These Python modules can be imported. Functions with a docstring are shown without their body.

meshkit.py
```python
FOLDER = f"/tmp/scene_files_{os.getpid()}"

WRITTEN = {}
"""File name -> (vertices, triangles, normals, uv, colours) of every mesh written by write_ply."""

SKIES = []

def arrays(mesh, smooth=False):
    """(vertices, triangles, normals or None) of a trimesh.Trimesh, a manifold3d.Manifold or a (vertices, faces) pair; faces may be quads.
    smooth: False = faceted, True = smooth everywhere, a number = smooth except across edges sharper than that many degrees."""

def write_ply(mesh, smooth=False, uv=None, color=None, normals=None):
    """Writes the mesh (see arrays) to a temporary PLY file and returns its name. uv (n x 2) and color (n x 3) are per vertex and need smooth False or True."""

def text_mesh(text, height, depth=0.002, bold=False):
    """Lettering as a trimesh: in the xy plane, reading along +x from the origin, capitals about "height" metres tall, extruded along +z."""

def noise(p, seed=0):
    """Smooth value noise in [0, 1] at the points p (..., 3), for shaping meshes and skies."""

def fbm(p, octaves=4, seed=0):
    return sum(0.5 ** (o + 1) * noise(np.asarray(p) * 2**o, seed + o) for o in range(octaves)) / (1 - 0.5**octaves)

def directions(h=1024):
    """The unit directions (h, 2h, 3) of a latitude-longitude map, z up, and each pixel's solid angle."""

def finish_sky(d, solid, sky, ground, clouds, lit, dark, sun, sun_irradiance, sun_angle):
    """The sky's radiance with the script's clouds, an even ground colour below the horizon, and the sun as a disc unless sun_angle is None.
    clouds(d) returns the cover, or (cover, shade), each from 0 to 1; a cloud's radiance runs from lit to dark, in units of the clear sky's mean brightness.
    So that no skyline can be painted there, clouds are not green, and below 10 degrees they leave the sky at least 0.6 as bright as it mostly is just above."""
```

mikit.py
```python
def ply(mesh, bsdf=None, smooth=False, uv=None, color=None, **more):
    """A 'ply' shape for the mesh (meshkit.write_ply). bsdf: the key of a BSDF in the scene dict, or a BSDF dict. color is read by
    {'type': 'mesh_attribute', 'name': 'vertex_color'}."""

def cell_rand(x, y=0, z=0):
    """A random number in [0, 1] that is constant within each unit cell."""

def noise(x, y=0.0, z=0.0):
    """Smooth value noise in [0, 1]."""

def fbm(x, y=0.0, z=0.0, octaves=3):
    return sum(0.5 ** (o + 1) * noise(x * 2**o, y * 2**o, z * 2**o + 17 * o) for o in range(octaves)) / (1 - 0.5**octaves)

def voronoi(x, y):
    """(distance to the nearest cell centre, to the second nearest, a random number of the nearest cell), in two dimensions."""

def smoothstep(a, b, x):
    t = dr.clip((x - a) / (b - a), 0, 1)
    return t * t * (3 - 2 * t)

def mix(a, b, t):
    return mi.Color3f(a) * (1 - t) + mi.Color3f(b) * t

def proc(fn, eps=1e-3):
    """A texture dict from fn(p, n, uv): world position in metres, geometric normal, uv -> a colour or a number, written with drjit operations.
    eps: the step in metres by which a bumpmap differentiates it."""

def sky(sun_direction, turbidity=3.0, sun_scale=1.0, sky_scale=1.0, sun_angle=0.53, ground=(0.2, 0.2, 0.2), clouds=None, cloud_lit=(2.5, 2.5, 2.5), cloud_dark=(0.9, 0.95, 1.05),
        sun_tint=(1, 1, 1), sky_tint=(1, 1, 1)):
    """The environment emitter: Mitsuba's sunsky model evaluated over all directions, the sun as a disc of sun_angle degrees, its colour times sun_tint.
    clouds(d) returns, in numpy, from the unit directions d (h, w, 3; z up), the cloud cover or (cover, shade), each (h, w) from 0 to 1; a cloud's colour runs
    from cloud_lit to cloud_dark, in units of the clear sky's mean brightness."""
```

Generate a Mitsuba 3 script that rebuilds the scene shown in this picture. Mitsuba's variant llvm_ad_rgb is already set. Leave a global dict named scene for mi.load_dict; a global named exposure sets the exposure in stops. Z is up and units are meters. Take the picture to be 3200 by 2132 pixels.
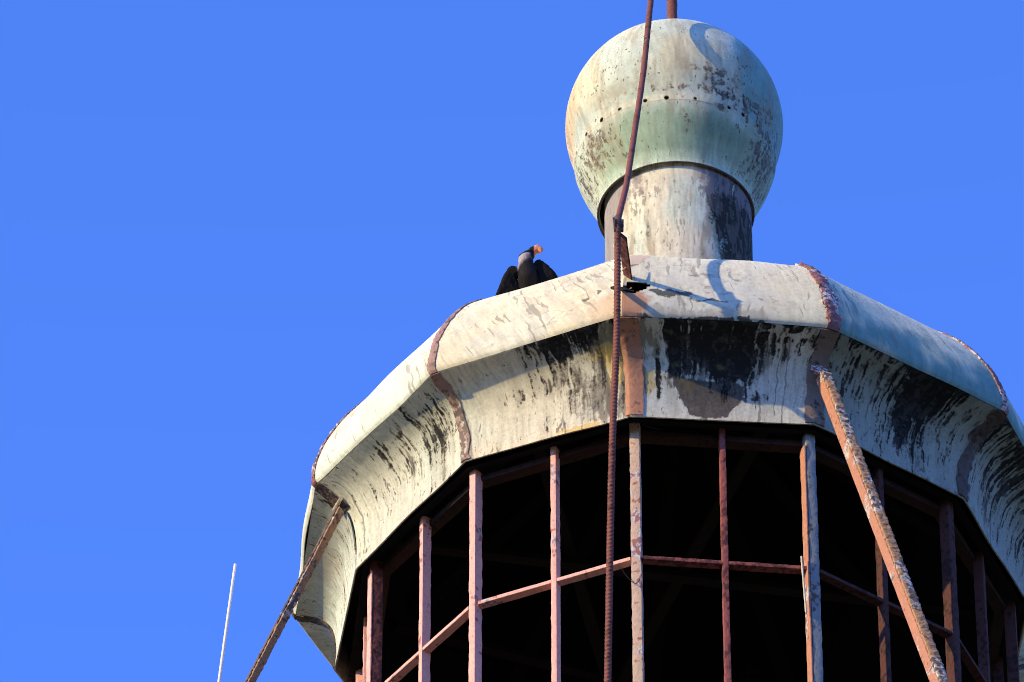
import math, numpy as np, trimesh, drjit as dr, mitsuba as mi, mikit, meshkit
import manifold3d as m3
from mikit import noise, fbm, smoothstep, mix, proc
rng = np.random.default_rng(7)
scene, labels = {'type': 'scene'}, {}
T = mi.ScalarTransform4f
# ------------------------------------------------------------------ camera, sky, exposure
CAM = np.array([0.0, -24.3767, -20.5164])
YAW, PITCH, ROLL, FOCAL = -0.02838, 0.72918, -0.00063, math.exp(10.108738)
FW = np.array([math.sin(YAW) * math.cos(PITCH), math.cos(YAW) * math.cos(PITCH), math.sin(PITCH)])
_r = np.cross(FW, [0, 0, 1]); _r /= np.linalg.norm(_r); _u = np.cross(_r, FW)
UP = -math.sin(ROLL) * _r + math.cos(ROLL) * _u
scene['camera'] = {'type': 'perspective', 'fov': 2 * math.degrees(math.atan(1600 / FOCAL)), 'fov_axis': 'x', 'near_clip': 0.5, 'far_clip': 4000.0,
                   'to_world': T().look_at(origin=CAM.tolist(), target=(CAM + FW).tolist(), up=UP.tolist())}
SUN_AZ, SUN_EL = math.radians(-60), math.radians(21)
SUN = [math.sin(SUN_AZ) * math.cos(SUN_EL), -math.cos(SUN_AZ) * math.cos(SUN_EL), math.sin(SUN_EL)]
scene['sky'] = mikit.sky(SUN, turbidity=2, sky_tint=(1.03, 1.53, 3.35), sun_tint=(1.0, 1.02, 0.82), ground=(0.08, 0.08, 0.06))
exposure = 2.15

# ------------------------------------------------------------------ helpers
PH0, DPH, NF = math.radians(-7.68), math.radians(30), 12
def key_of(base):
    if base not in scene and base not in labels: return base
    k = 1
    while f'{base}_{k:03d}' in scene or f'{base}_{k:03d}' in labels: k += 1
    return f'{base}_{k:03d}'
def thing(base, label, cat, group=None):
    k = key_of(base); labels[k] = {'label': label, 'category': cat}
    if group: labels[k]['group'] = group
    return k
def part(parent, name, mesh, mat, smooth=False, label=None, **kw):
    k = key_of(parent + '__' + name)
    scene[k] = mikit.ply(mesh, mat, smooth=smooth, **kw)
    if label: labels[k] = {'label': label}
    return k
def vnoise(p, f, seed=0.0):
    return meshkit.noise(np.asarray(p) * f + seed)
def pol(R, z, ph):
    return np.stack(np.broadcast_arrays(R * np.sin(ph), -R * np.cos(ph), z), -1)
def shell(P, th, uv=None, drop=None):
    """thin sheet over a grid of points P (n, m, 3), th metres thick towards the back; returns mesh, uv. Border and back have their own vertices."""
    P = np.asarray(P, float); n, m = P.shape[:2]
    du, dv = np.gradient(P, axis=0), np.gradient(P, axis=1)
    N = np.cross(dv, du); N /= np.linalg.norm(N, axis=-1, keepdims=True) + 1e-12
    B = P - N * th
    idx = np.arange(n * m).reshape(n, m)
    q = np.stack([idx[:-1, :-1], idx[:-1, 1:], idx[1:, 1:], idx[1:, :-1]], -1)
    keep = np.ones(q.shape[:2], bool) if drop is None else ~drop
    q = q[keep]
    V = [P.reshape(-1, 3), B.reshape(-1, 3)]; F = [q, q[:, ::-1] + n * m]; base = 2 * n * m; src = [np.arange(n * m)] * 2
    e = np.concatenate([q[:, [0, 1]], q[:, [1, 2]], q[:, [2, 3]], q[:, [3, 0]]])
    s = {}
    for a, b in e: s[(a, b)] = 1
    bd = np.array([(a, b) for a, b in e if (b, a) not in s])
    V += [P.reshape(-1, 3)[bd[:, 0]], P.reshape(-1, 3)[bd[:, 1]], B.reshape(-1, 3)[bd[:, 1]], B.reshape(-1, 3)[bd[:, 0]]]
    k = len(bd); i = base + np.arange(k)
    F.append(np.stack([i + k, i, i + 3 * k, i + 2 * k], -1)); src += [bd[:, 0], bd[:, 1], bd[:, 1], bd[:, 0]]
    V, F = np.concatenate(V), np.concatenate(F)
    if uv is not None:
        return (V, F), np.asarray(uv, float).reshape(-1, 2)[np.concatenate(src)]
    return (V, F)
def bar(a, b, w, d, front, n=None, amp=0.0, freq=30.0, seed=0.0, taper=1.0):
    """rectangular bar from a to b, w wide, d deep, its wide face towards front, its edges eaten by noise."""
    a, b = np.asarray(a, float), np.asarray(b, float); L = np.linalg.norm(b - a); t = (b - a) / L
    f = np.asarray(front, float); f = f - t * (f @ t); f /= np.linalg.norm(f); s = np.cross(t, f)
    n = n or max(2, int(L / 0.02))
    k = 5; c = np.linspace(-.5, .5, k)
    ring = [(x, .5) for x in c] + [(.5, y) for y in c[::-1][1:]] + [(x, -.5) for x in c[::-1][1:]] + [(-.5, y) for y in c[1:-1]]
    ring = np.array(ring); ch = 1 - 0.06 * ((abs(ring[:, 0]) > .49) & (abs(ring[:, 1]) > .49))
    u = np.linspace(0, 1, n)[:, None]
    sc = 1 + (taper - 1) * u
    P = a + (b - a) * u[:, :, None] + (ring[:, 0] * ch * w)[None, :, None] * s * sc[:, :, None] + (ring[:, 1] * ch * d)[None, :, None] * f * sc[:, :, None]
    if amp:
        D = (ring[:, :1] * s + ring[:, 1:] * f); D = D / np.linalg.norm(D, axis=1, keepdims=True)
        h = vnoise(P.reshape(-1, 3), freq, seed).reshape(P.shape[:2]) + .5 * vnoise(P.reshape(-1, 3), freq * 2.3, seed + 9).reshape(P.shape[:2])
        h = h - h.mean()
        P = P + h[..., None] * amp * D[None]
    m = len(ring); i, j = np.meshgrid(np.arange(n - 1), np.arange(m), indexing='ij')
    F = np.stack([i * m + j, i * m + (j + 1) % m, (i + 1) * m + (j + 1) % m, (i + 1) * m + j], -1).reshape(-1, 4)
    V = P.reshape(-1, 3); V = np.vstack([V, P[0].mean(0), P[-1].mean(0)])
    F3 = np.vstack([F[:, [0, 2, 1]], F[:, [0, 3, 2]],
                    [[len(V) - 2, j, (j + 1) % m] for j in range(m)], [[len(V) - 1, (n - 1) * m + (j + 1) % m, (n - 1) * m + j] for j in range(m)]])
    me = trimesh.Trimesh(V, F3, process=False); me.fix_normals(); return me
def tube(pts, rad, sides=16, n=None, rib=None, amp=0.0):
    pts = np.asarray(pts, float)
    seg = np.r_[0, np.cumsum(np.linalg.norm(np.diff(pts, axis=0), axis=1))]
    n = n or max(8, int(seg[-1] / .02)); s = np.linspace(0, seg[-1], n)
    if len(pts) > 2:
        from scipy.interpolate import PchipInterpolator
        C = PchipInterpolator(seg, pts)(s)
    else:
        C = pts[0] + (pts[1] - pts[0]) * (s / seg[-1])[:, None]
    t = np.gradient(C, axis=0); t /= np.linalg.norm(t, axis=1, keepdims=True)
    x = np.cross(t, [0.3, 0.9, 0.1]); x /= np.linalg.norm(x, axis=1, keepdims=True); y = np.cross(t, x)
    A = np.arange(sides) * 2 * np.pi / sides
    R = np.broadcast_to(np.interp(s, np.linspace(0, seg[-1], len(np.atleast_1d(rad))), np.atleast_1d(rad))[:, None], (n, sides)).copy()
    if rib: R += rib[0] * np.clip(np.sin(2 * np.pi * s[:, None] / rib[1] + 2 * np.abs(((A / np.pi) % 2) - 1)[None] * 2.2), 0, 1) ** 1.5
    P = C[:, None] + R[:, :, None] * (np.cos(A)[None, :, None] * x[:, None] + np.sin(A)[None, :, None] * y[:, None])
    if amp:
        h = vnoise(P.reshape(-1, 3), 45).reshape(n, sides) - .5
        P = P + h[..., None] * amp * (P - C[:, None]) / R[:, :, None]
    i, j = np.meshgrid(np.arange(n - 1), np.arange(sides), indexing='ij')
    F = np.stack([i * sides + j, i * sides + (j + 1) % sides, (i + 1) * sides + (j + 1) % sides, (i + 1) * sides + j], -1).reshape(-1, 4)
    V = np.vstack([P.reshape(-1, 3), C[0], C[-1]])
    F3 = np.vstack([F[:, [0, 1, 2]], F[:, [0, 2, 3]], [[n * sides, (j + 1) % sides, j] for j in range(sides)],
                    [[n * sides + 1, (n - 1) * sides + j, (n - 1) * sides + (j + 1) % sides] for j in range(sides)]])
    me = trimesh.Trimesh(V, F3, process=False); me.fix_normals(); return me
def ngon_lathe(prof, ph0=PH0, n=NF):
    prof = np.asarray(prof, float); ph = ph0 + np.arange(n) * 2 * np.pi / n
    V = np.concatenate([pol(prof[:, 0], prof[:, 1], a) for a in ph]); k = len(prof); F = []
    for a in range(n):
        for i in range(k - 1):
            b = (a + 1) % n; F.append([a * k + i, b * k + i, b * k + i + 1, a * k + i + 1])
    return V, np.array(F)
def lathe(prof, n=96, closed=True, amp=0):
    prof = np.asarray(prof, float); ph = np.arange(n) * 2 * np.pi / n; k = len(prof)
    V = np.concatenate([pol(prof[:, 0], prof[:, 1], a) for a in ph]); F = []
    for a in range(n):
        b = (a + 1) % n
        for i in range(k if closed else k - 1):
            i2 = (i + 1) % k; F.append([a * k + i, b * k + i, b * k + i2, a * k + i2])
    F = np.array(F); me = trimesh.Trimesh(V, np.vstack([F[:, [0, 1, 2]], F[:, [0, 2, 3]]]), process=True); me.fix_normals(); return me

# ------------------------------------------------------------------ materials
def box(x, a, b, w): return smoothstep(a - w, a + w, x) * (1 - smoothstep(b - w, b + w, x))
def blob(a, b, ca, cb, ra, rb): return dr.exp(-dr.square((a - ca) / ra) - dr.square((b - cb) / rb))
def bsdf(name, col, rough=0.6, bump=None, spec=0.35, metallic=0.0, scale=1.0):
    d = {'type': 'principled', 'base_color': col if isinstance(col, dict) else {'type': 'rgb', 'value': list(col)},
         'roughness': rough, 'specular': spec, 'metallic': metallic}
    if bump is not None: d = {'type': 'bumpmap', 'arbitrary': bump, 'scale': scale, 'bsdf': d}
    scene[name] = {'type': 'twosided', 'bsdf': d, 'id': name}
def face_uv(uv):
    j = dr.floor(uv.x); return j - 6.0, (uv.x - j - 0.5) * 0.82, uv.y       # face number, metres across from the middle, metres along
def isf(j, k): return dr.select(dr.abs(j - k) < 0.5, mi.Float(1), mi.Float(0))

def grain(p): return .6 * noise(p.x * 95, p.y * 95, p.z * 95) + .4 * noise(p.x * 190, p.y * 190, p.z * 190) - .5
def fb(x, y, s=0.0, octaves=4):
    """fbm in two dimensions whose octaves are turned against each other"""
    v, amp, tot = 0, .5, 0
    for o in range(octaves):
        v = v + amp * noise(x, y, s + 7.3 * o); tot += amp; amp *= .55
        x, y = (.8 * x - .6 * y) * 2.07 + 3.1, (.6 * x + .8 * y) * 2.07 + 1.7
    return v / tot
def streaks(a, b, f, s, octaves=3, aspect=8.0):
    """noise drawn out along b: runs of water"""
    v, amp, tot = 0, .5, 0
    for o in range(octaves):
        g = f * 2.1 ** o
        v = v + amp * noise(a * g + .9 * noise(a * g * .6, b * g * .35, s + 31 + o), b * g / aspect + .8 * noise(a * g * .8, 3.7, s + 11 + o), s + 5 * o); tot += amp; amp *= .6
    return v / tot
def roof_col(p, n, uv):
    j, a, b = face_uv(uv)                                                        # b: 0 at the edge, up the sheet
    s = j * 3.7
    ga = grain(p); f0, f1, f2, fm1, fm2 = isf(j, 0), isf(j, 1), isf(j, 2), isf(j, -1), isf(j, -2)
    L = fb(a * 9 + s, b * 9, 3.0, 3) - .5
    F = fb(a * 44 + s, b * 44, 12.0, 4) - .5
    big = fb(a * 3 + s, b * 2.4, 1.3, 3)
    sk = a + b * .45 * (fm1 + fm2)                                               # runs lean with the slope of the sheet
    S1, S2 = streaks(sk + s + .02 * L, b, 22.0, 2.0, 3, 7.0) - .5, streaks(sk + s, b, 70.0, 9.0, 2, 7.0) - .5
    c = mix((0.63, 0.595, 0.42), (0.59, 0.58, 0.455), smoothstep(.35, .65, big))
    c = mix(c, (0.58, 0.64, 0.53), fm2 * .75 * smoothstep(.3, .6, big) + isf(j, -3) * .6)
    c = mix(c, (0.66, 0.57, 0.38), fm1 * .7 * smoothstep(.45, .7, fb(a * 5, b * 5, 21.0, 3)))
    shade_teal = smoothstep(.10, .80, (.50 - b) * 1.7 + L * 1.0 + S1 * .5)
    c = mix(c, (0.105, 0.25, 0.235), (f1 + f2) * shade_teal * .92)  # teal tint carrying the bluish shade of the right slope, with some patina
    c = c * (.97 + .22 * ga + .30 * S2 + .30 * L)
    c = mix(c, (0.30, 0.285, 0.25), (.16 + .14 * fm1) * smoothstep(.03, .22, S1 + .6 * L + .02) * (1 - .6 * (f1 + f2)))
    lines = streaks(sk + s + .05 * L, b, 85.0, 33.0, 1, 12.0)
    c = mix(c, (0.20, 0.18, 0.14), .6 * smoothstep(.80, .92, lines + .35 * L))
    # hairline scratches across the sheet
    cr = dr.abs(fb(a * 7 + s, b * 16, 41.0, 3) - .5)
    c = mix(c, (0.16, 0.14, 0.11), .35 * (1 - smoothstep(.003, .010, cr)) * smoothstep(.04, .12, L))
    gr = smoothstep(.10, .26, F + L * .9 - .04 + .10 * fm1 * blob(a, b, .33, .25, .12, .2))
    c = mix(c, (0.20, 0.175, 0.14), .16 * gr)
    a, b = a + .07 * (fb(a * 17, b * 17, 51.0, 3) - .5), b + .06 * (fb(a * 17, b * 17, 57.0, 3) - .5)
    e = f0 * (.95 * blob(a, b, -.22, .150, .095, .024) + .8 * blob(a, b, -.06, .105, .10, .011))  # bracket and hole shadow painted in, merged with a dark patch
    c = mix(c, mi.Color3f(0.04, 0.052, 0.052) * (1 + 2 * F), .9 * smoothstep(.32, .62, e + F * .9 + L * .25 + .5 * ga))
    ed = f0 * box(a, -.38, .18, .05)
    c = mix(c, (0.30, 0.275, 0.21), .6 * smoothstep(.20, .75, ed * (1 - smoothstep(.03, .085, b)) * .75 + S2 * 1.0 + F * .6))
    c = mix(c, (0.03, 0.03, 0.025), .9 * smoothstep(.46, .62, ed * (1 - smoothstep(.0, .026, b)) * .8 + S2 * .9 + F * .7))
    st = f0 * (blob(a, b, -.10, .33, .06, .03) + .8 * blob(a, b, -.05, .19, .05, .04) + .6 * blob(a, b, .13, .15, .05, .02) + .5 * blob(a, b, .02, .30, .06, .03))
    c = mix(c, (0.19, 0.155, 0.12), .6 * smoothstep(.36, .84, .8 * st + F * 1.9 + .6 * ga))
    c = mix(c, (0.50, 0.36, 0.27), f0 * .7 * box(a, -.44, -.335 - .3 * (.5 - b), .01) * box(b, .30, .60, .03))
    c = mix(c, (0.45, 0.21, 0.11), f0 * .85 * smoothstep(.35, .75, blob(a, b, -.385, .07, .085, .11) + L * .6 + F * .3))
    c = mix(c, (0.52, 0.33, 0.18), fm1 * .6 * smoothstep(.2, .9, blob(a, b, .39, .06, .13, .12) + L * .5))
    c = mix(c, (0.08, 0.08, 0.07), fm1 * .8 * smoothstep(.50, .66, .8 * blob(a, b, .30, .20, .018, .03) + .7 * blob(a, b, .24, .15, .03, .014) + F * .6))
    return c
def cove_col(p, n, uv):
    j, a, b = face_uv(uv)                                                        # b: 0 at the edge, .47 at the bottom
    s = j * 5.3
    ga = grain(p)
    L = fb(a * 10 + s, b * 10, 3.0, 3) - .5
    w1, w2 = fb(a * 16 + s, b * 16, 5.0, 3) - .5, fb(a * 16 + s, b * 16, 8.0, 3) - .5
    A, B = a + .03 * w1, b + .03 * w2
    S1, S2 = streaks(A + s, B, 20.0, 2.0) - .5, streaks(A + s, B, 92.0, 9.0, 2, 11.0) - .5
    F = fb(a * 46 + s, b * 36, 12.0, 4) - .5
    big = fb(a * 4 + s, b * 4, 1.0, 3)
    f0, f1, f2, fm1, fm2, fm3 = isf(j, 0), isf(j, 1), isf(j, 2), isf(j, -1), isf(j, -2), isf(j, -3)
    c = mix((0.56, 0.565, 0.46), (0.60, 0.57, 0.445), smoothstep(.35, .65, big))
    c = mix(c, (0.53, 0.60, 0.51), (fm2 + fm3) * .8 * smoothstep(.38, .62, big))
    c = mix(c, (0.30, 0.335, 0.285), (f1 + f2) * .95)  # shade of the right-hand side put into a darker patina base
    c = mix(c, (0.66, 0.59, 0.43), (fm1 * box(a, -.40, .28, .06) + f0 * .35) * smoothstep(.385, .42, b + L * .10 + F * .04) * .9)
    c = c * (0.93 + .35 * ga + .45 * S2 + .25 * L)
    # fine grey-brown soiling in runs
    soil = smoothstep(.02, .20, S1 * .9 + S2 * .5 + L * .6 + .02 * fm2 + .05 * fm1 * box(a, -.1, .5, .2) + .05 * (f1 + f2))
    c = mix(c, (0.20, 0.18, 0.14), soil * .27)
    # grey film on the right part of the sheet left of the rod, olive lichen, ochre
    film = fm1 * smoothstep(.28, .80, .9 * S2 + .5 * ga + .62 * box(a, .10, .55, .14) * box(b, -.1, .425, .03) + S1 * 1.1 + L * .8 + F * .5 + .05)
    c = mix(c, (0.145, 0.13, 0.115), film * .86)
    ol = f0 * (blob(a, b, -.335, .10, .085, .14) + .70 * blob(a, b, -.15, .27, .06, .05) + .5 * blob(a, b, .1, .12, .12, .1)) + fm1 * (blob(a, b, .36, .07, .12, .08) + .5 * blob(a, b, .36, .2, .06, .12))
    oc = fm1 * (blob(a, b, .345, .20, .045, .09) + blob(a, b, .18, .43, .12, .018) + .45 * blob(a, b, .25, .13, .12, .03)) + f0 * .8 * blob(a, b, -.33, .27, .05, .08)
    c = mix(c, (0.50, 0.36, 0.12), .75 * smoothstep(.40, .62, oc + F * .9 + L * .5))
    # brown bare patch of the front sheet, flaked edges
    br = f0 * (1.05 * box(a, -.225 + (b - .24) * .45, .03 + L * .25, .018) * box(b, .235 + (a + .2) * .15, .425, .018) + .8 * box(a, -.01, .10, .02) * box(b, .235, .36, .02)) 
    brm = smoothstep(.30, .66, br + F * 1.3 + L * .9 + S1 * .5 + .7 * S2 + .5 * ga - .05)
    c = mix(c, mi.Color3f(0.078, 0.066, 0.06) * (1 + .9 * ga + .8 * S2 + .7 * F), brm * .95)
    c = mix(c, (0.30, 0.27, 0.21), fm3 * .5 * smoothstep(.3, .6, 1 - smoothstep(.05, .28, b) + F + S2))
    # black mould hanging from the edge: black core, olive-grey margin
    lace = 1 - dr.abs(2 * fb(a * 19 + s + .4 * w1, b * 14, 12.0, 3) - 1)
    e0 = f0 * (1.22 * box(a + .05 * w1, -.235, .12, .03) * (1 - smoothstep(.19, .30, b + L * .16)) + box(a, .10, .42, .03) * (1 - smoothstep(.05, .22, b)) * (.86 - .75 * smoothstep(.70, .92, lace))
        + .45 * box(a, -.36, -.2, .04) * (1 - smoothstep(.0, .10, b)) + .85 * box(a, -.295, -.268, .008) * box(b, .06, .345, .03) + .42 * blob(a, b, .035, .31, .035, .06) + .40 * blob(a, b, .17, .315, .05, .02) + .45 * blob(a, b, .37, .22, .02, .05) + .3 * box(a, -.2, .12, .04) * box(b, .2, .33, .04))
    e1 = fm1 * (.66 * box(a, -.02, .5, .16) * (1 - smoothstep(.02, .16, b)) + .20 * box(a, .05, .5, .12) * box(b, .0, .32, .12) + .2 * box(a, .02, .25, .05) * box(b, .01, .12, .03))
    e2 = f1 * (.80 * box(a, -.03, .17, .08) * (1 - smoothstep(.20, .44, b)) + .50 * box(a, -.42, .32, .05) * (1 - smoothstep(.02, .38, b)) * (1.1 - .6 * smoothstep(.75, .95, lace)) + .11)
    e3 = f2 * (.66 - .6 * smoothstep(.02, .45, b)) + fm2 * (.33 * box(a, -.15, .40, .15) * box(b, .04, .30, .08)) + fm3 * .02
    E = e0 + e1 + e2 + e3
    D = E + .85 * S1 + 1.25 * S2 + .75 * F + .75 * ga
    c = mix(c, mix((0.10, 0.095, 0.075), (0.115, 0.10, 0.035), smoothstep(.25, .6, ol)), .70 * smoothstep(.22, .60, dr.maximum(D, ol + F + S1 + S2)) * smoothstep(.02, .2, E + ol))
    c = mix(c, mi.Color3f(0.012, 0.012, 0.0115) * (1 + 2.2 * smoothstep(.0, .25, F + .5 * ga)), .97 * smoothstep(.42, .78, D - .35 * smoothstep(.3, .9, ol)))
    c = mix(c, (0.10, 0.095, 0.02), f0 * .8 * smoothstep(.16, .24, F) * smoothstep(.4, .8, E) * smoothstep(-.1, .1, w1))
    # flecks and hairline runs everywhere
    fl = streaks(A + s, B, 95.0, 21.0, 2, 3.5)
    c = mix(c, (0.05, 0.045, 0.04), .6 * smoothstep(.77, .92, fl + .55 * L + .04 * f1 + .05 * fm2 * box(a, -.25, .4, .1) * box(b, .02, .3, .06) + .04 * fm1 * box(a, .0, .4, .2)))
    run = streaks(A + s, B, 48.0, 27.0, 1, 22.0)
    c = mix(c, (0.08, 0.075, 0.06), .6 * smoothstep(.84, .92, run + .3 * L))
    return c
def sheet_bump(p, n, uv):
    return 0.0006 * fbm(p.x * 50, p.y * 50, p.z * 50, octaves=2) + 0.003 * fbm(p.x * 9, p.y * 9, p.z * 9, octaves=2)
bsdf('roof_sheet', proc(roof_col), 0.7, proc(sheet_bump), .10)
bsdf('cove_sheet', proc(cove_col), 0.75, proc(sheet_bump), .06)

def ball_col(p, n, uv):
    ph = dr.atan2(p.x, -p.y); z = p.z
    ga = grain(p); x = ph * .42
    L = fb(x * 10, z * 10, 3.0, 3) - .5
    F = fb(x * 44 + z * 12, z * 44 - x * 12, 12.0, 4) - .5
    S1, S2 = streaks(x + .02 * L, z, 24.0, 2.0, 3, 6.0) - .5, streaks(x + .1 * z, z, 75.0, 9.0, 2, 5.0) - .5
    c = mix((0.56, 0.545, 0.385), (0.47, 0.53, 0.44), smoothstep(.35, .62, fb(x * 5, z * 4, 7.0, 3)))
    c = mix(c, (0.58, 0.42, 0.23), .85 * smoothstep(.35, .9, blob(ph, z, -1.45, 2.52, .55, .30) + L * .7))
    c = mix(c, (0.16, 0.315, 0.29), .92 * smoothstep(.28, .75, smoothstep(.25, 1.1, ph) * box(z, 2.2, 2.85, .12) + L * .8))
    low = 1 - smoothstep(2.16, 2.275, z + L * .16 + F * .06)
    c = mix(c, (0.25, 0.36, 0.245), low * .85)
    c = mix(c, (0.13, 0.215, 0.145), low * .6 * smoothstep(.1, .9, blob(ph, z, .55, 2.13, .5, .06) + L * .6))
    c = mix(c, (0.46, 0.56, 0.42), .7 * (1 - smoothstep(2.00, 2.045, z + L * .06)))
    c = mix(c, (0.58, 0.62, 0.46), low * .8 * smoothstep(.5, 1.0, -ph - .3 + L))
    c = mix(c, (0.60, 0.57, 0.42), .7 * box(z, 2.228, 2.268, .008) * box(ph, -1.2, .3, .1))
    c = c * (.97 + .24 * ga + .40 * S2 + .35 * L)
    c = mix(c, (0.24, 0.20, 0.13), .35 * smoothstep(.03, .22, S1 + .5 * L))
    g = .60 * blob(ph, z, .36, 2.385, .16, .040) + .46 * blob(ph, z, .62, 2.31, .22, .05) + .34 * blob(ph, z, .95, 2.32, .4, .10) + .30 * blob(ph, z, -.1, 2.30, .7, .02) + .55 * blob(ph, z, .46, 2.235, .09, .016)
    g = g + .44 * blob(ph, z, -1.0, 2.13, .25, .09) + .40 * blob(ph, z, 1.1, 2.12, .22, .12) + .50 * blob(ph, z, 1.45, 2.10, .3, .16) + .35 * blob(ph, z, -1.5, 2.1, .3, .12) + .30 * blob(ph, z, .12, 2.14, .07, .06)
    D = g + F * 1.25 + S2 * .8 + L * .3 + ga * .8
    c = mix(c, (0.19, 0.155, 0.10), .55 * smoothstep(.12, .56, D) * smoothstep(.04, .2, g))
    c = mix(c, mi.Color3f(0.035, 0.032, 0.028) * (1 + 2.5 * smoothstep(.0, .2, F)), .92 * smoothstep(.38, .70, D) * smoothstep(.04, .2, g))
    film = .55 * blob(ph, z, -.55, 2.335, .6, .06) + .5 * blob(ph, z, -.95, 2.13, .35, .11) + .35 * blob(ph, z, .3, 2.40, .4, .05)
    c = mix(c, (0.24, 0.19, 0.12), .50 * smoothstep(.18, .76, film + F * .8 + .6 * ga + .6 * S2 + S1 * .8 + L * .5))
    fl = streaks(x, z, 95.0, 21.0, 2, 2.0)
    c = mix(c, (0.05, 0.045, 0.04), .7 * smoothstep(.80, .88, fl + .5 * L + .05 * low))
    return c
def ball_bump(p, n, uv):
    return 0.003 * fbm(p.x * 11, p.y * 11, p.z * 11, octaves=3) + .003 * smoothstep(.4, 1, p.x * 2.4) * fbm(p.x * 50, p.y * 50, p.z * 50, octaves=2)
bsdf('ball_sheet', proc(ball_col), 0.65, proc(ball_bump), .15)
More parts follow.
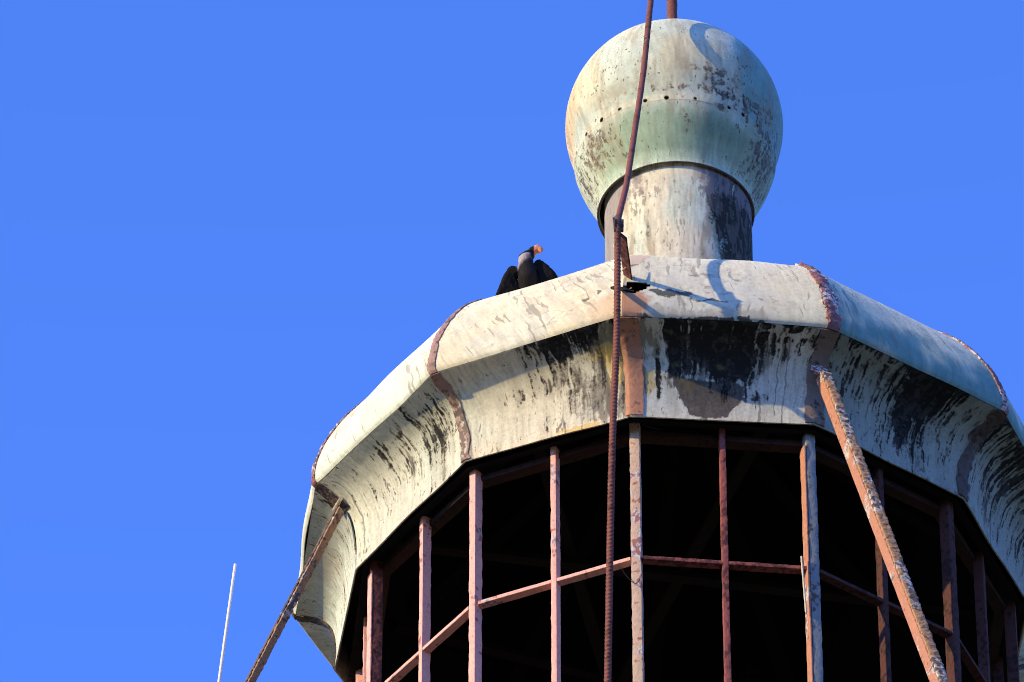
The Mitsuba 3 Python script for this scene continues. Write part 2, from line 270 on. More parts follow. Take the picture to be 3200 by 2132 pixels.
def neck_col(p, n, uv):
    ph = dr.atan2(p.x - .015, -p.y); z = p.z; x = ph * .313
    ga = grain(p)
    L = fb(x * 10, z * 8, 3.0, 3) - .5
    F = fb(x * 42, z * 32, 12.0, 4) - .5
    S1, S2 = streaks(x + .02 * L, z, 26.0, 2.0, 3, 6.0) - .5, streaks(x, z, 80.0, 9.0, 2, 7.0) - .5
    c = mix((0.59, 0.55, 0.42), (0.50, 0.54, 0.44), smoothstep(.4, .62, fb(x * 9, z * 4, 9.0, 3) + .3 * (1.75 - z)))
    c = mix(c, (0.36, 0.25, 0.15), .55 * smoothstep(.04, .20, S1 + .25 * blob(ph, z, .28, 1.9, .25, .2) - .06))
    c = c * (.97 + .24 * ga + .55 * S2 + .3 * L)
    c = mix(c, (0.25, 0.23, 0.17), .28 * smoothstep(.03, .22, S1 + .4 * S2))
    fl = streaks(x, z, 90.0, 21.0, 2, 4.5)
    c = mix(c, (0.14, 0.12, 0.10), .55 * smoothstep(.74, .84, fl + .45 * L))
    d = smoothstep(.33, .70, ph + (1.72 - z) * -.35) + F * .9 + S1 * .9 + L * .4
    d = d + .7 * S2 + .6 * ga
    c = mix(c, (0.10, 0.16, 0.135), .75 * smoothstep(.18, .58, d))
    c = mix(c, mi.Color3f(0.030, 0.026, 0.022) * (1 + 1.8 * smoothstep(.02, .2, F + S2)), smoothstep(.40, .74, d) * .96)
    l = (1 - smoothstep(-1.15, -.75, ph)) + .7 * smoothstep(1.80, 1.90, z + L * .1) * smoothstep(.15, .5, dr.abs(ph + .1)) + F * .9 + S1 * .6
    c = mix(c, (0.20, 0.175, 0.175), .8 * smoothstep(.32, .72, l + .6 * S2 + .5 * ga))
    return c
bsdf('neck_sheet', proc(neck_col), 0.75, proc(sheet_bump), .05)

def rusty(paint, dark, pale, pale_amt, dark_amt, f=1.0):
    def fn(p, n, uv):
        b = fbm(p.x * 14 * f, p.y * 14 * f, p.z * 6 * f, octaves=3); k = fbm(p.x * 70 * f, p.y * 70 * f, p.z * 45 * f, octaves=4)
        g = fbm(p.x * 260, p.y * 260, p.z * 260, octaves=2)
        c = mi.Color3f(paint) * (.82 + .36 * k)
        c = mix(c, pale, smoothstep(1 - pale_amt, 1.06 - pale_amt, b + (k - .5) * .3))
        c = mix(c, dark, .85 * smoothstep(1 - dark_amt, 1.10 - dark_amt, .45 * b + .55 * k))
        return c * (.85 + .3 * g)
    return fn
def crust_bump(p, n, uv): return .006 * fbm(p.x * 70, p.y * 70, p.z * 50, octaves=4)
def paint_bump(p, n, uv): return .0015 * fbm(p.x * 110, p.y * 110, p.z * 60, octaves=3)
bsdf('red_paint', proc(rusty((0.68, 0.35, 0.29), (0.26, 0.08, 0.06), (0.42, 0.40, 0.42), .30, .42)), .65, proc(paint_bump), .25)
bsdf('peeling_paint', proc(rusty((0.46, 0.33, 0.24), (0.22, 0.05, 0.03), (0.46, 0.47, 0.50), .46, .48)), .65, proc(paint_bump), .25)
bsdf('shaded_red_paint', proc(rusty((0.22, 0.065, 0.055), (0.05, 0.016, 0.014), (0.42, 0.30, 0.28), .30, .52)), .7, proc(crust_bump), .25)  # red bar paint darkened to carry the shade right of centre
bsdf('crusted_bar', proc(rusty((0.13, 0.045, 0.04), (0.03, 0.014, 0.012), (0.26, 0.18, 0.17), .33, .52)), .8, proc(crust_bump), .15)
bsdf('shaded_rust', proc(rusty((0.075, 0.030, 0.026), (0.022, 0.012, 0.011), (0.13, 0.10, 0.10), .33, .50)), .8, proc(crust_bump), .15)  # rust darkened further, shade of the right-hand bars put into the colour
bsdf('orange_paint', proc(rusty((0.38, 0.175, 0.11), (0.15, 0.06, 0.035), (0.46, 0.40, 0.36), .40, .44)), .65, proc(paint_bump), .25)
bsdf('grey_blue_paint', proc(rusty((0.21, 0.22, 0.22), (0.06, 0.045, 0.04), (0.36, 0.17, 0.11), .30, .46)), .65, proc(paint_bump), .25)
bsdf('rust_crust', proc(rusty((0.32, 0.185, 0.10), (0.055, 0.028, 0.018), (0.42, 0.37, 0.32), .48, .50)), .9, proc(crust_bump), .15)
bsdf('grey_crust', proc(rusty((0.13, 0.095, 0.075), (0.03, 0.02, 0.016), (0.24, 0.24, 0.24), .44, .52)), .85, proc(crust_bump), .15)
bsdf('rod_rust', proc(rusty((0.17, 0.06, 0.045), (0.06, 0.022, 0.016), (0.25, 0.13, 0.10), .33, .46)), .75, proc(paint_bump), .25)
bsdf('pink_strip', proc(rusty((0.29, 0.18, 0.15), (0.08, 0.042, 0.035), (0.50, 0.45, 0.36), .45, .52)), .65, proc(paint_bump), .25)
bsdf('flaking_strip', proc(rusty((0.22, 0.10, 0.10), (0.05, 0.018, 0.022), (0.50, 0.41, 0.40), .52, .50, 1.3)), .75, proc(crust_bump), .25)
bsdf('brown_strip', proc(rusty((0.20, 0.155, 0.125), (0.045, 0.032, 0.026), (0.44, 0.40, 0.32), .42, .50)), .7, proc(paint_bump), .2)
bsdf('dark_strip', proc(rusty((0.095, 0.07, 0.058), (0.020, 0.018, 0.015), (0.26, 0.20, 0.15), .36, .48)), .7, proc(crust_bump), .25)
bsdf('orange_strip', proc(rusty((0.40, 0.19, 0.11), (0.15, 0.07, 0.04), (0.50, 0.36, 0.25), .38, .46)), .65, proc(paint_bump), .25)
bsdf('cream_strip', proc(rusty((0.58, 0.49, 0.36), (0.28, 0.17, 0.10), (0.52, 0.36, 0.22), .33, .33)), .65, proc(paint_bump), .25)
bsdf('brown_rail', proc(rusty((0.032, 0.014, 0.011), (0.012, 0.007, 0.006), (0.07, 0.04, 0.033), .3, .5)), .75, None, .2)
bsdf('shade_wire_black', (0.012, 0.012, 0.013), .9, None, .1)  # near-black lining puts the interior shade into the colour; also the dark wire
bsdf('shade_brown', (0.018, 0.014, 0.012), .9, None, .1)  # rafters and braces darkened so the inside stays in shade
bsdf('white_paint', (0.78, 0.74, 0.70), .4)
bsdf('straw', (0.60, 0.48, 0.26), .8)
bsdf('black_rubber', (0.02, 0.02, 0.022), .6)
bsdf('dark_iron', (0.05, 0.05, 0.052), .8)
bsdf('tower_render', proc(lambda p, n, uv: mi.Color3f(0.62, 0.60, 0.55) * (.8 + .3 * fbm(p.x * 2, p.y * 2, p.z * .6, octaves=4))), .8)
bsdf('grass', proc(lambda p, n, uv: mix((0.06, 0.085, 0.03), (0.16, 0.14, 0.08), fbm(p.x * .4, p.y * .4, 0, octaves=4))), .95)

# ------------------------------------------------------------------ ground and tower (below the frame)
def disc(R, z, n=64, wob=0):
    ph = np.arange(n) * 2 * np.pi / n; V = np.vstack([[0, 0, z], pol(R, z, ph)])
    return V, np.array([[0, 1 + (i + 1) % n, 1 + i] for i in range(n)])
scene['ground'] = mikit.ply(disc(2500, -22.3), 'grass'); labels['ground'] = {'label': 'grassy ground round the foot of the tower', 'kind': 'structure'}
LH = thing('lighthouse', 'weathered lighthouse lantern with patinated metal roof, ball finial and rusty empty window bars', 'lighthouse')
part(LH, 'tower', lathe([(0.01, -22.4), (3.6, -22.4), (2.7, -5.0), (0.01, -5.0)], 64, False), 'tower_render', 30)
part(LH, 'gallery_deck', lathe([(0.01, -4.75), (3.4, -4.75), (3.4, -4.55), (0.01, -4.55)], 64, False), 'dark_iron', 30)
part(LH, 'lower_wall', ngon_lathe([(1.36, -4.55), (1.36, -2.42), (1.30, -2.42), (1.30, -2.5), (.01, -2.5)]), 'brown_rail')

# ------------------------------------------------------------------ roof sheets
from scipy.interpolate import PchipInterpolator
def curve(pts):
    pts = np.array(pts, float); s = np.r_[0, np.cumsum(np.linalg.norm(np.diff(pts, axis=0), axis=1))]
    return PchipInterpolator(s, pts), s[-1]
ROLL_PTS = [(1.597, -.024), (1.606, -.010), (1.6075, .010), (1.602, .06), (1.572, .17), (1.512, .30), (1.447, .405), (1.37, .502), (1.23, .625), (1.10, .715), (.9, .83), (.6, .98), (.30, 1.12)]
COVE_PTS = [(1.594, -.026), (1.570, -.034), (1.520, -.052), (1.462, -.090), (1.420, -.155), (1.402, -.235), (1.396, -.30), (1.397, -.366)]
ROLL_C, ROLL_L = curve(ROLL_PTS); COVE_C, COVE_L = curve(COVE_PTS)
OFF = {-3: (0, 0, .035, .04), -2: (-.015, .008, .008, -.038), -1: (-.012, .012, -.010, .028), 0: (.022, -.018, .036, -.036), 1: (-.034, .036, -.022, .034), 2: (.022, -.014, .006, -.006)}
def vert(j, s, cove):
    """point of the profile at seam j: s metres from the edge."""
    jj = (j + 6) % 12 - 6; o = OFF.get(jj, (0, 0, 0, 0))
    if cove:
        q = COVE_C(s); w = np.clip(s / COVE_L, 0, 1)
        R, z = q[..., 0] + o[0] * (1 - w) + o[2] * w, q[..., 1] + o[1] * (1 - w) + o[3] * w
    else:
        q = ROLL_C(s); w = 1 - np.clip(s / .7, 0, 1); R, z = q[..., 0] + o[0] * w, q[..., 1] + o[1] * w
    return pol(R, z, PH0 + DPH * j)
def sheet(j, t, s, cove):
    """points over face j (between seams j and j + 1)."""
    A, B = vert(j, s, cove), vert(j + 1, s, cove)
    P = A[:, None] * (1 - t)[None, :, None] + B[:, None] * t[None, :, None]
    ph = PH0 + DPH * (j + .5); nn = np.array([math.sin(ph), -math.cos(ph), 0.3])
    h = vnoise(P.reshape(-1, 3), 3.5, 3.0 + j).reshape(P.shape[:2]) - .5
    edge = np.sin(np.pi * np.clip(t, 0, 1))[None] ** .5 * np.ones_like(h)
    return P + (h * edge * .018)[..., None] * nn
NAMES = {-3: 'far left', -2: 'left', -1: 'left of centre', 0: 'front', 1: 'right', 2: 'far right'}
for j in range(-6, 6):
    fine = -4 <= j <= 2
    t = np.linspace(0, 1, 61 if fine else 9)
    s = np.r_[np.linspace(0, .75, 70 if fine else 14), np.linspace(.78, ROLL_L, 16)] if True else None
    P = sheet(j, t, s, False); uv = np.stack(np.meshgrid(j + 6 + np.clip(t, 1e-4, 1 - 1e-4), s), -1)
    drop = None
    if j == 0:                                                                 # torn hole beside the bracket
        tc, sc = .5 * (t[:-1] + t[1:]), .5 * (s[:-1] + s[1:]); TT, SS = np.meshgrid(tc, sc)
        hn = meshkit.noise(np.stack([TT.ravel() * 30, SS.ravel() * 30, 0 * TT.ravel()], 1)).reshape(TT.shape) - .5
        drop = (((TT - .052) / .068) ** 2 + ((SS - .178 - .25 * (TT - .05)) / .042) ** 2 + hn * 1.0) < .9
    m, q = shell(P, .004, uv, drop)
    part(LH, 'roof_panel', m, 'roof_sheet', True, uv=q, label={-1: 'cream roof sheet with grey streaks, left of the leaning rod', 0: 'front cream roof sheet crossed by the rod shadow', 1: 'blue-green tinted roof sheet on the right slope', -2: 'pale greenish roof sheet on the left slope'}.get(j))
    s = np.linspace(0, COVE_L, 60 if fine else 12)
    P = sheet(j, t, s, True)
    uv = np.stack(np.meshgrid(j + 6 + np.clip(t, 1e-4, 1 - 1e-4), s), -1)
    if j == -3:                                                                # the seam by the left strut gapes
        tt = t[None] * (1 - .075 * np.sin(np.pi * np.clip((s - .15) / .27, 0, 1))[:, None] ** 1.3 - .004)
        A, B = vert(j, s, True), vert(j + 1, s, True); P = A[:, None] * (1 - tt)[..., None] + B[:, None] * tt[..., None]
    m, q = shell(P[::-1], .006, uv[::-1])
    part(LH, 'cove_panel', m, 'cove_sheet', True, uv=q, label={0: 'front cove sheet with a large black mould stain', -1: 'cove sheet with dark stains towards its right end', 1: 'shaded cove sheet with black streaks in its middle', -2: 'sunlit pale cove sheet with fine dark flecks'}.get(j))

def seam(j, cove, s0, s1, wl, wr, proud, mat, amp=0.0, label=None, ragged=.0):
    s = np.linspace(s0, s1, max(12, int((s1 - s0) / .007)))
    def side(face, tt): return sheet(face, np.array(tt), s, cove)
    L = .82
    a = side(j - 1, [1 - wl / L, 1 - wl * .66 / L, 1 - wl * .33 / L, 1.0]); b = side(j, [0.0, wr * .33 / L, wr * .66 / L, wr / L])
    P = np.concatenate([a, b[:, 1:]], 1)
    du, dv = np.gradient(P, axis=0), np.gradient(P, axis=1)
    N = np.cross(dv, du); N /= np.linalg.norm(N, axis=-1, keepdims=True)
    out = pol(1.0, 0.0, PH0 + DPH * j); N *= np.sign((N * (out + [0, 0, .3 if not cove else -.3])).sum(-1, keepdims=True).mean())
    h = meshkit.noise(P.reshape(-1, 3) * 60).reshape(P.shape[:2]) - .5
    P = P + N * (proud + (h * amp))[..., None]
    if ragged:
        e = (meshkit.noise(np.stack([s * 28, s * 0 + j, s * 0], 1)) - .5) * ragged
        side_v = dv / np.linalg.norm(dv, axis=-1, keepdims=True)
        P[:, 0] += side_v[:, 0] * e[:, None]; P[:, -1] += side_v[:, -1] * e[::-1, None]
    m = shell(P if not cove else P[::-1], proud + .004)
    part(LH, 'seam_strip', m, mat, True, label=label)
SE = {-6: 'dark_strip', -5: 'dark_strip', -4: 'dark_strip', 3: 'dark_strip', 4: 'dark_strip', 5: 'dark_strip'}
for j in range(-6, 6):
    if j == -3: seam(j, False, 0, .75, .015, .018, .005, 'dark_strip'); seam(j, True, 0.0, COVE_L - .01, .020, .018, .005, 'dark_strip', .006)
    elif j == -2: seam(j, False, 0, .75, .016, .016, .005, 'flaking_strip', .008); seam(j, True, 0.0, .16, .030, .020, .006, 'grey_crust', .008, 'dark crusted seam strip where the left strut is fixed', .02)
    elif j == -1: seam(j, False, 0, .75, .018, .018, .005, 'pink_strip', .004, 'pink-brown seam strip on the roof edge, left of centre', .01); seam(j, True, 0.0, COVE_L - .004, .022, .026, .006, 'pink_strip', .004, None, .012)
    elif j == 0: seam(j, True, 0.0, COVE_L - .006, .022, .060, .005, 'orange_strip', .002, 'broad orange-brown seam strip behind the leaning rod', .008)
    elif j == 1: seam(j, False, 0, .70, .018, .042, .008, 'flaking_strip', .010, 'crusty flaking dark pink seam strip right of centre', .02); seam(j, True, 0.0, COVE_L - .006, .034, .050, .006, 'brown_strip', .004, 'grey-brown seam plate above the right strut', .012)
    elif j == 2: seam(j, False, 0, .75, .018, .022, .006, 'flaking_strip', .008); seam(j, True, 0.0, COVE_L - .006, .03, .045, .006, 'dark_strip', .01, 'dark brown curved seam strip at far right', .025)
    else: seam(j, False, 0, .75, .018, .018, .005, 'dark_strip'); seam(j, True, 0.0, COVE_L - .006, .02, .02, .005, 'dark_strip')

# ceiling, soffit and rafters inside
part(LH, 'ceiling', ngon_lathe([(1.372, -.362), (1.33, -.352), (1.33, .12), (1.02, .60), (.31, 1.02), (.01, 1.03)]), 'shade_wire_black')
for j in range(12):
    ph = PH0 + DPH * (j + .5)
    part(LH, 'rafter', bar(pol(1.20, -.05 + .25, ph), pol(.25, .93, ph), .07, .05, (0, 0, -1), n=2), 'shade_brown')
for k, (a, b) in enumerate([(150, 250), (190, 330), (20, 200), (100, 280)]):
    part(LH, 'cross_brace', bar(pol(1.26, .02 - .03 * k, math.radians(a)), pol(1.26, .10 - .03 * k, math.radians(b)), .05, .03, (0, 0, -1), n=2), 'shade_brown')

# ------------------------------------------------------------------ window bars
RB, ZT, ZB, ZTR = 1.34, -.350, -2.42, -1.034
def nrm(ph): return np.array([math.sin(ph), -math.cos(ph), 0.0])
def vpos(h, z, dr_=0.0):
    ph = PH0 + DPH * h; R = (RB if abs(h - round(h)) < .1 else RB * math.cos(DPH / 2)) + dr_
    return pol(R, z, ph)
MV = {-2: 'crusted_bar', -1: 'red_paint', 0: 'peeling_paint', 1: 'grey_blue_paint', 2: 'shaded_rust', 3: 'shaded_rust', 4: 'shaded_rust'}
MM = {-2: 'red_paint', -1: 'red_paint', 0: 'shaded_red_paint', 1: 'shaded_rust', 2: 'shaded_rust', 3: 'shaded_rust'}
LV = {0: 'front mullion with grey and cream peeling paint', 1: 'blue-grey mullion with an orange left flank'}
for j in range(-6, 6):
    w = .040 if j != -1 else .031
    am = .004 if -3 <= j <= 2 else 0
    n = nrm(PH0 + DPH * j)
    part(LH, 'mullion', bar(vpos(j, ZT, -.024), vpos(j, ZB, -.024), w, .046, n, amp=am, freq=22, seed=j * 3.1), MV.get(j, 'red_paint'), 35, LV.get(j))
    if j == -2: part(LH, 'mullion_flange', bar(vpos(j, ZT - .06, .002), vpos(j, ZB, .002), .042, .006, n, amp=.004, freq=16), 'red_paint', 35)
    if j == 1:
        s_ = np.array([math.cos(PH0 + DPH), math.sin(PH0 + DPH), 0])
        part(LH, 'mullion_flange', bar(vpos(j, ZT - .07, -.022) - s_ * .026, vpos(j, ZB, -.022) - s_ * .026, .044, .007, -s_, amp=.003, freq=18), 'orange_paint', 35)
    h = j + .5; n = nrm(PH0 + DPH * h)
    part(LH, 'mullion', bar(vpos(h, ZT, -.022), vpos(h, ZB, -.022), .0235, .042, n, amp=am * .8, freq=24, seed=j * 5.7), MM.get(j, 'red_paint'), 35)
    a, b = vpos(j, ZTR, -.022), vpos(j + 1, ZTR, -.022); c = .5 * (a + b); d = (b - a) / np.linalg.norm(b - a)
    mt = 'red_paint' if j < 0 else 'shaded_red_paint' if j == 0 else 'shaded_rust'
    part(LH, 'transom', bar(a + d * .021, c - d * .0125, .017, .036, n, amp=am * .4, freq=20), mt, 35)
    part(LH, 'transom', bar(c + d * .0125, b - d * .021, .017, .036, n, amp=am * .4, freq=20), mt, 35)
    a, b = vpos(j, -.376, -.058), vpos(j + 1, -.376, -.058)
    part(LH, 'eave_rail', bar(a, b, .030, .05, n, amp=.002, freq=15), 'brown_rail', 35)

# ------------------------------------------------------------------ neck, ball, finial rod
part(LH, 'neck', trimesh.Trimesh(*(lambda m: (m.vertices + [.009, 0, 0], m.faces))(lathe([(.309, 1.02), (.310, 1.3), (.310, 2.06), (.302, 2.06), (.302, 1.02)], 128)), process=False), 'neck_sheet', 30)
zs, rs = 2.473, .464
ang = np.radians(np.linspace(90, -18, 60)); outer = [(rs * math.cos(a), zs + rs * math.sin(a)) for a in ang if math.cos(a) > .03]
mid_, _m = curve([outer[-2], outer[-1], (.4335, 2.290), (.4265, 2.2365)]); outer = outer[:-2] + [tuple(mid_(x)) for x in np.linspace(0, _m, 12)] + [(.4240, 2.2335)]
low, _ = curve([(.4240, 2.2335), (.417, 2.205), (.392, 2.135), (.359, 2.065), (.336, 2.015), (.327, 1.985), (.328, 1.968)])
outer += [tuple(low(x)) for x in np.linspace(0, _, 26)[1:]]
inner = [(r - .006, z) for r, z in outer[::-1]]
prof = [(.0, outer[0][1])] + outer + inner[:-1] + [(0, inner[-1][1] - .006)]
bm = lathe(prof[1:-1], 160)
bm = m3.Manifold(m3.Mesh(np.asarray(bm.vertices, np.float32), np.asarray(bm.faces, np.uint32)))
if bm.volume() < 0: bm = m3.Manifold(m3.Mesh(np.asarray(lathe(prof[1:-1], 160).vertices, np.float32), np.asarray(lathe(prof[1:-1], 160).faces[:, ::-1], np.uint32)))
hole_ph = [-77, -60.5, -45.7, -32.4, -16.3, -4, 12.3, 33, 43, 55.3, 71, 85] + list(range(99, 276, 15))
cut = []
for k, d in enumerate(hole_ph):
    r_ = .0085 + .0012 * ((k * 7) % 3)
    cy = m3.Manifold.cylinder(.12, r_, r_, 14).translate([0, 0, .36]).rotate([90, 0, 0]).rotate([0, 0, d]).translate([0, 0, 2.246])
    cut.append(cy)
bm = bm - m3.Manifold.batch_boolean(cut, m3.OpType.Add)
mm = bm.to_mesh(); bmt = trimesh.Trimesh(mm.vert_properties[:, :3], mm.tri_verts, process=True)
part(LH, 'ball', bmt, 'ball_sheet', 28, 'weathered green and cream metal ball on top of the roof')
part(LH, 'ball_cap', lathe([(.001, zs + rs + .002), (.02, zs + rs + .002), (.032, zs + rs - .002), (.032, zs + rs - .012), (.001, zs + rs - .012)], 32, False), 'ball_sheet', 30)
part(LH, 'ball_rim', lathe([(.328 + .005 * math.cos(a), 1.966 + .004 * math.sin(a)) for a in np.linspace(0, 2 * np.pi, 10)[:-1]], 128), 'dark_strip', 60)
part(LH, 'finial_rod', tube([(0, 0, zs + rs - .02), (0.004, 0, 4.6)], .0225, 20, amp=.003), 'rod_rust', 40)

# ------------------------------------------------------------------ leaning rod in front, its bracket
RD = thing('metal_rod', 'rusty rod in front of the window bars and ball, ribbed below and smooth above', 'rod')
part(RD, 'smooth_rod', tube([(-.03, -.27, 3.50), (-.065, -.41, 3.044), (-.088, -.535, 2.714), (-.106, -.67, 2.367), (-.124, -.81, 2.021), (-.159, -1.10, 1.438), (-.194, -1.455, .80), (-.216, -1.64, .498), (-.229, -1.75, .325)], .0125, 16, amp=.002), 'rod_rust', 40)
part(RD, 'ribbed_rod', tube([(-.228, -1.785, .296), (-.23, -1.795, .10), (-.235, -1.80, -.235), (-.258, -1.80, -.848), (-.287, -1.79, -2.035), (-.31, -1.78, -3.0), (-.34, -1.77, -4.55)], [.0110] + [.0120] * 6, 16, n=1900, rib=(.0026, .019), amp=.001), 'rod_rust', 50, 'ribbed reinforcing bar, lower half of the rod')
part(RD, 'joint', trimesh.util.concatenate([tube([(-.227, -1.748, .345), (-.229, -1.787, .262)], [.015, .017, .015], 14, n=14, amp=.004),
    bar((-.243, -1.80, .296), (-.239, -1.795, .228), .009, .012, (0, -1, 0), n=8, amp=.003, taper=.8), bar((-.209, -1.78, .303), (-.212, -1.78, .245), .012, .012, (0, -1, 0), n=8, amp=.003)]), 'dark_strip', 40)
part(RD, 'bracket', bar((-.211, -1.778, .228), (-.186, -1.455, .205), .055, .007, (-.8, 0, -.6), n=20, amp=.002), 'crusted_bar', 35)
part(RD, 'clamp', bar((-.25, -1.785, -.055), (-.20, -1.53, .160), .020, .010, (0, -.5, -1), n=8, amp=.003), 'dark_strip', 40)
tw = thing('dry_twig', 'pale dry twig caught on the bracket of the leaning rod', 'twig')
scene[tw] = mikit.ply(tube([(-.215, -1.62, .182), (-.185, -1.58, .241), (-.151, -1.53, .293)], [.003, .0035, .0015], 6, n=12), 'straw', smooth=True)
for k in range(14):
    a = np.array([-.195, -1.545, .135]) + rng.normal(0, .012, 3) * [1, .5, .5]; d = rng.normal(0, 1, 3); d /= np.linalg.norm(d)
    if k == 0: nest = []
    nest.append(tube([a, a + d * .018 + [0, 0, .004], a + d * .036], .0012, 5, n=6))
ns = thing('nest_remains', 'few straws stuck in the torn hole at the bracket foot', 'straw')
scene[ns] = mikit.ply(trimesh.util.concatenate(nest), 'straw', smooth=True); labels[ns]['kind'] = 'stuff'

# ------------------------------------------------------------------ struts, white pole
def strut(phi, a, b, label, w, mats, wl, turn):
    ph = math.radians(phi); A, B = pol(a[0], a[1], ph), pol(b[0], b[1], ph); d = (B - A) / np.linalg.norm(B - A)
    B = A + d * ((-4.55 - A[2]) / d[2])
    k = thing('support_strut', label, 'strut', 'struts under the roof edge')
    sd = np.array([math.cos(ph), math.sin(ph), 0]); fr = np.cross(sd, d); fr *= np.sign(fr @ pol(1., -.5, ph))
    v = CAM - A; be = math.atan2(v @ fr, v @ sd)
    n1 = math.cos(be + turn) * sd + math.sin(be + turn) * fr; n2 = math.cos(be + turn - math.pi / 2) * sd + math.sin(be + turn - math.pi / 2) * fr   # outer faces of the angle iron, left and right
    part(k, 'flange', bar(A - n2 * wl / 2, B - n2 * wl / 2, wl, .008, n1, amp=.0015, freq=12), mats[0], 35, 'smooth painted side of the strut')
    o = -n1 * (w / 2) + n2 * .004
    part(k, 'rusted_flange', bar(A + o + d * .02, B + o, w, .014, n2, n=int(np.linalg.norm(B - A) / .005), amp=.006, freq=55, seed=phi), mats[1], 60, 'crusted flaking side of the strut')
    e = A - d * .010 - n2 * wl * .3
    part(k, 'end_bracket', trimesh.util.concatenate([bar(e - sd * .036 + fr * .006, e + sd * .034 + fr * .006, .016, .045, d, n=8, amp=.005), bar(e - d * .035, e - d * .004, .028, .028, fr, n=6, amp=.008, taper=.8)]), mats[2], 40)
    return k
strut(22.3, (1.462, -.125), (2.428, -2.437), 'orange painted angle-iron strut with a flaking rusty side, right of the window bars', .040, ('orange_paint', 'rust_crust', 'flaking_strip'), .045, math.radians(50))
strut(-67.7, (1.475, -.085), (1.844, -1.109), 'dark crusted rusty strut sloping down under the left end of the roof', .030, ('grey_crust', 'rust_crust', 'cream_strip'), .014, math.radians(66))
wp = thing('white_pole', 'thin white pole standing alone against the sky, left of the roof', 'pole')
part(wp, 'pole', tube([(-1.818, 0, .084), (-1.869, 0, -.533), (-2.19, 0, -4.55)], [.0055, .008, .012], 12, n=40), 'white_paint', 40)
part(wp, 'base', tube([(-2.18, 0, -4.40), (-2.192, 0, -4.56)], .03, 16, n=6), 'dark_iron', 40)
wr = thing('pale_wire', 'short pale splinter of bent wire in front of the blue-grey mullion', 'wire')
q = vpos(1, -1.0, .004); sx = np.array([math.cos(PH0 + DPH), math.sin(PH0 + DPH), 0])
scene[wr] = mikit.ply(tube([q - sx * .058, q - sx * .052 + [0, 0, -.14], q - sx * .046 + [0, 0, -.28]], .0042, 6, n=12), 'cream_strip', smooth=True)
w2 = thing('thin_wire', 'thin dark wire hanging from the front mullion', 'wire')
q = vpos(0, -1.17, .004)
scene[w2] = mikit.ply(tube([q + [-.055, 0, .075], q + [-.03, -.004, .02], q + [0, -.006, -.012], q + [.014, -.004, .012]], .0016, 6, n=20), 'shade_wire_black', smooth=True)

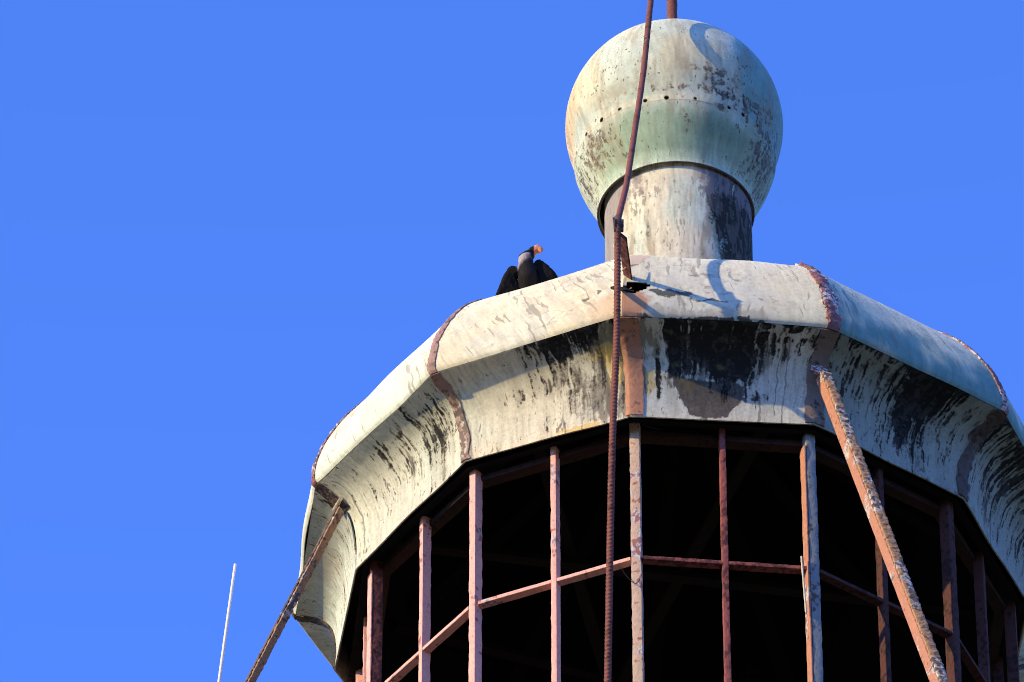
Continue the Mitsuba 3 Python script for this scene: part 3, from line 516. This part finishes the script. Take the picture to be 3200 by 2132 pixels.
# ------------------------------------------------------------------ bird
def sph(c, r): return m3.Manifold.sphere(r, 20).translate([float(x) for x in c])
def chain(*cr): return m3.Manifold.batch_boolean([m3.Manifold.batch_hull([sph(a[:3], a[3]), sph(b[:3], b[3])]) for a, b in zip(cr[:-1], cr[1:])], m3.OpType.Add)
def fan(*cr): return m3.Manifold.batch_hull([sph(a[:3], a[3]) for a in cr])
BO = np.array([-.605, -.85, .731])
body = m3.Manifold.batch_boolean([
    chain((0, .19, .035, .010), (0, .10, .065, .030), (.003, .03, .085, .046), (.003, -.012, .115, .040), (-.005, -.022, .165, .031), (-.006, -.028, .200, .0295), (.002, -.024, .218, .025)),
    fan((0, .10, .065, .024), (-.018, .20, .03, .006), (.018, .20, .03, .006)),
    fan((-.016, -.02, .214, .020), (.024, -.026, .243, .016), (.008, -.02, .226, .023)),
    chain((.022, -.028, .243, .018), (.042, -.034, .248, .0175), (.054, -.040, .238, .010), (.056, -.043, .226, .005)),
    fan((-.032, .0, .150, .022), (-.062, -.006, .163, .016), (-.082, -.002, .125, .018)), fan((-.062, -.006, .160, .016), (-.088, 0, .105, .020), (-.052, .016, .07, .018)), fan((-.088, 0, .105, .018), (-.128, .012, .015, .010), (-.060, .03, .02, .014), (-.052, .016, .07, .016)),
    fan((.030, .0, .165, .022), (.046, -.006, .192, .018), (.072, -.002, .168, .019)), fan((.050, -.006, .186, .018), (.095, 0, .140, .018), (.05, .016, .08, .020)), fan((.095, 0, .140, .018), (.127, .016, .095, .012), (.146, .03, .04, .009), (.06, .03, .05, .016)),
    chain((.018, .03, .06, .014), (.020, .022, .03, .005), (.020, .018, .004, .004)), chain((-.018, .03, .06, .014), (-.020, .022, .03, .005), (-.020, .018, .004, .004)),
    *[chain((sx * .020, .018, .004, .004), (sx * .020 + dx, -.012, -.008, .0025)) for sx in (-1, 1) for dx in (-.014, 0, .014)]], m3.OpType.Add)
body = body.refine_to_length(.004).to_mesh()
bm = trimesh.Trimesh(body.vert_properties[:, :3].astype(float), body.tri_verts, process=True)
trimesh.smoothing.filter_taubin(bm, iterations=14)
v = bm.vertices.copy(); x, y, z = v.T
fe = meshkit.noise(v * [160, 160, 55]) - .5
v += bm.vertex_normals * (fe * .0035 * (np.abs(x) > .03))[:, None]; bm.vertices = v
def sm(a, b, t): t = np.clip((t - a) / (b - a), 0, 1); return (t * t * (3 - 2 * t))[:, None]
col = np.tile([.007, .0068, .007], (len(v), 1))
core = (1 - sm(.036, .042, np.abs(x + .002)))
col = col * (1 - core) + core * np.array([.014, .013, .014])
th = core * sm(.165, .212, z - x * .9 + fe * .02) * (1 - sm(.210, .216, z - x * .35)) ; col = col * (1 - th) + th * np.array([.34, .30, .31])
cap = np.maximum(core * sm(.211, .217, z - x * .35), core * sm(.010, .016, x) * sm(.19, .20, z)); col = col * (1 - cap) + cap * np.array([.012, .011, .012])
bk = sm(.026, .030, x) * sm(.216, .220, z); col = col * (1 - bk) + bk * np.array([.56, .22, .13])
bt = bk * sm(.252, .262, z); col = col * (1 - bt) + bt * np.array([.72, .50, .42])
bd = thing('bird', 'black bird with pale throat and orange beak perched on the roof with half open wings', 'bird')
scene['plumage'] = {'type': 'twosided', 'bsdf': {'type': 'principled', 'base_color': {'type': 'mesh_attribute', 'name': 'vertex_color'}, 'roughness': .75, 'specular': .08}}
bm.vertices = bm.vertices + BO
part(bd, 'body', bm, 'plumage', True, color=col)
part(bd, 'eye', trimesh.creation.icosphere(2, .0035).apply_translation(BO + [.012, -.046, .234]), 'black_rubber', True)
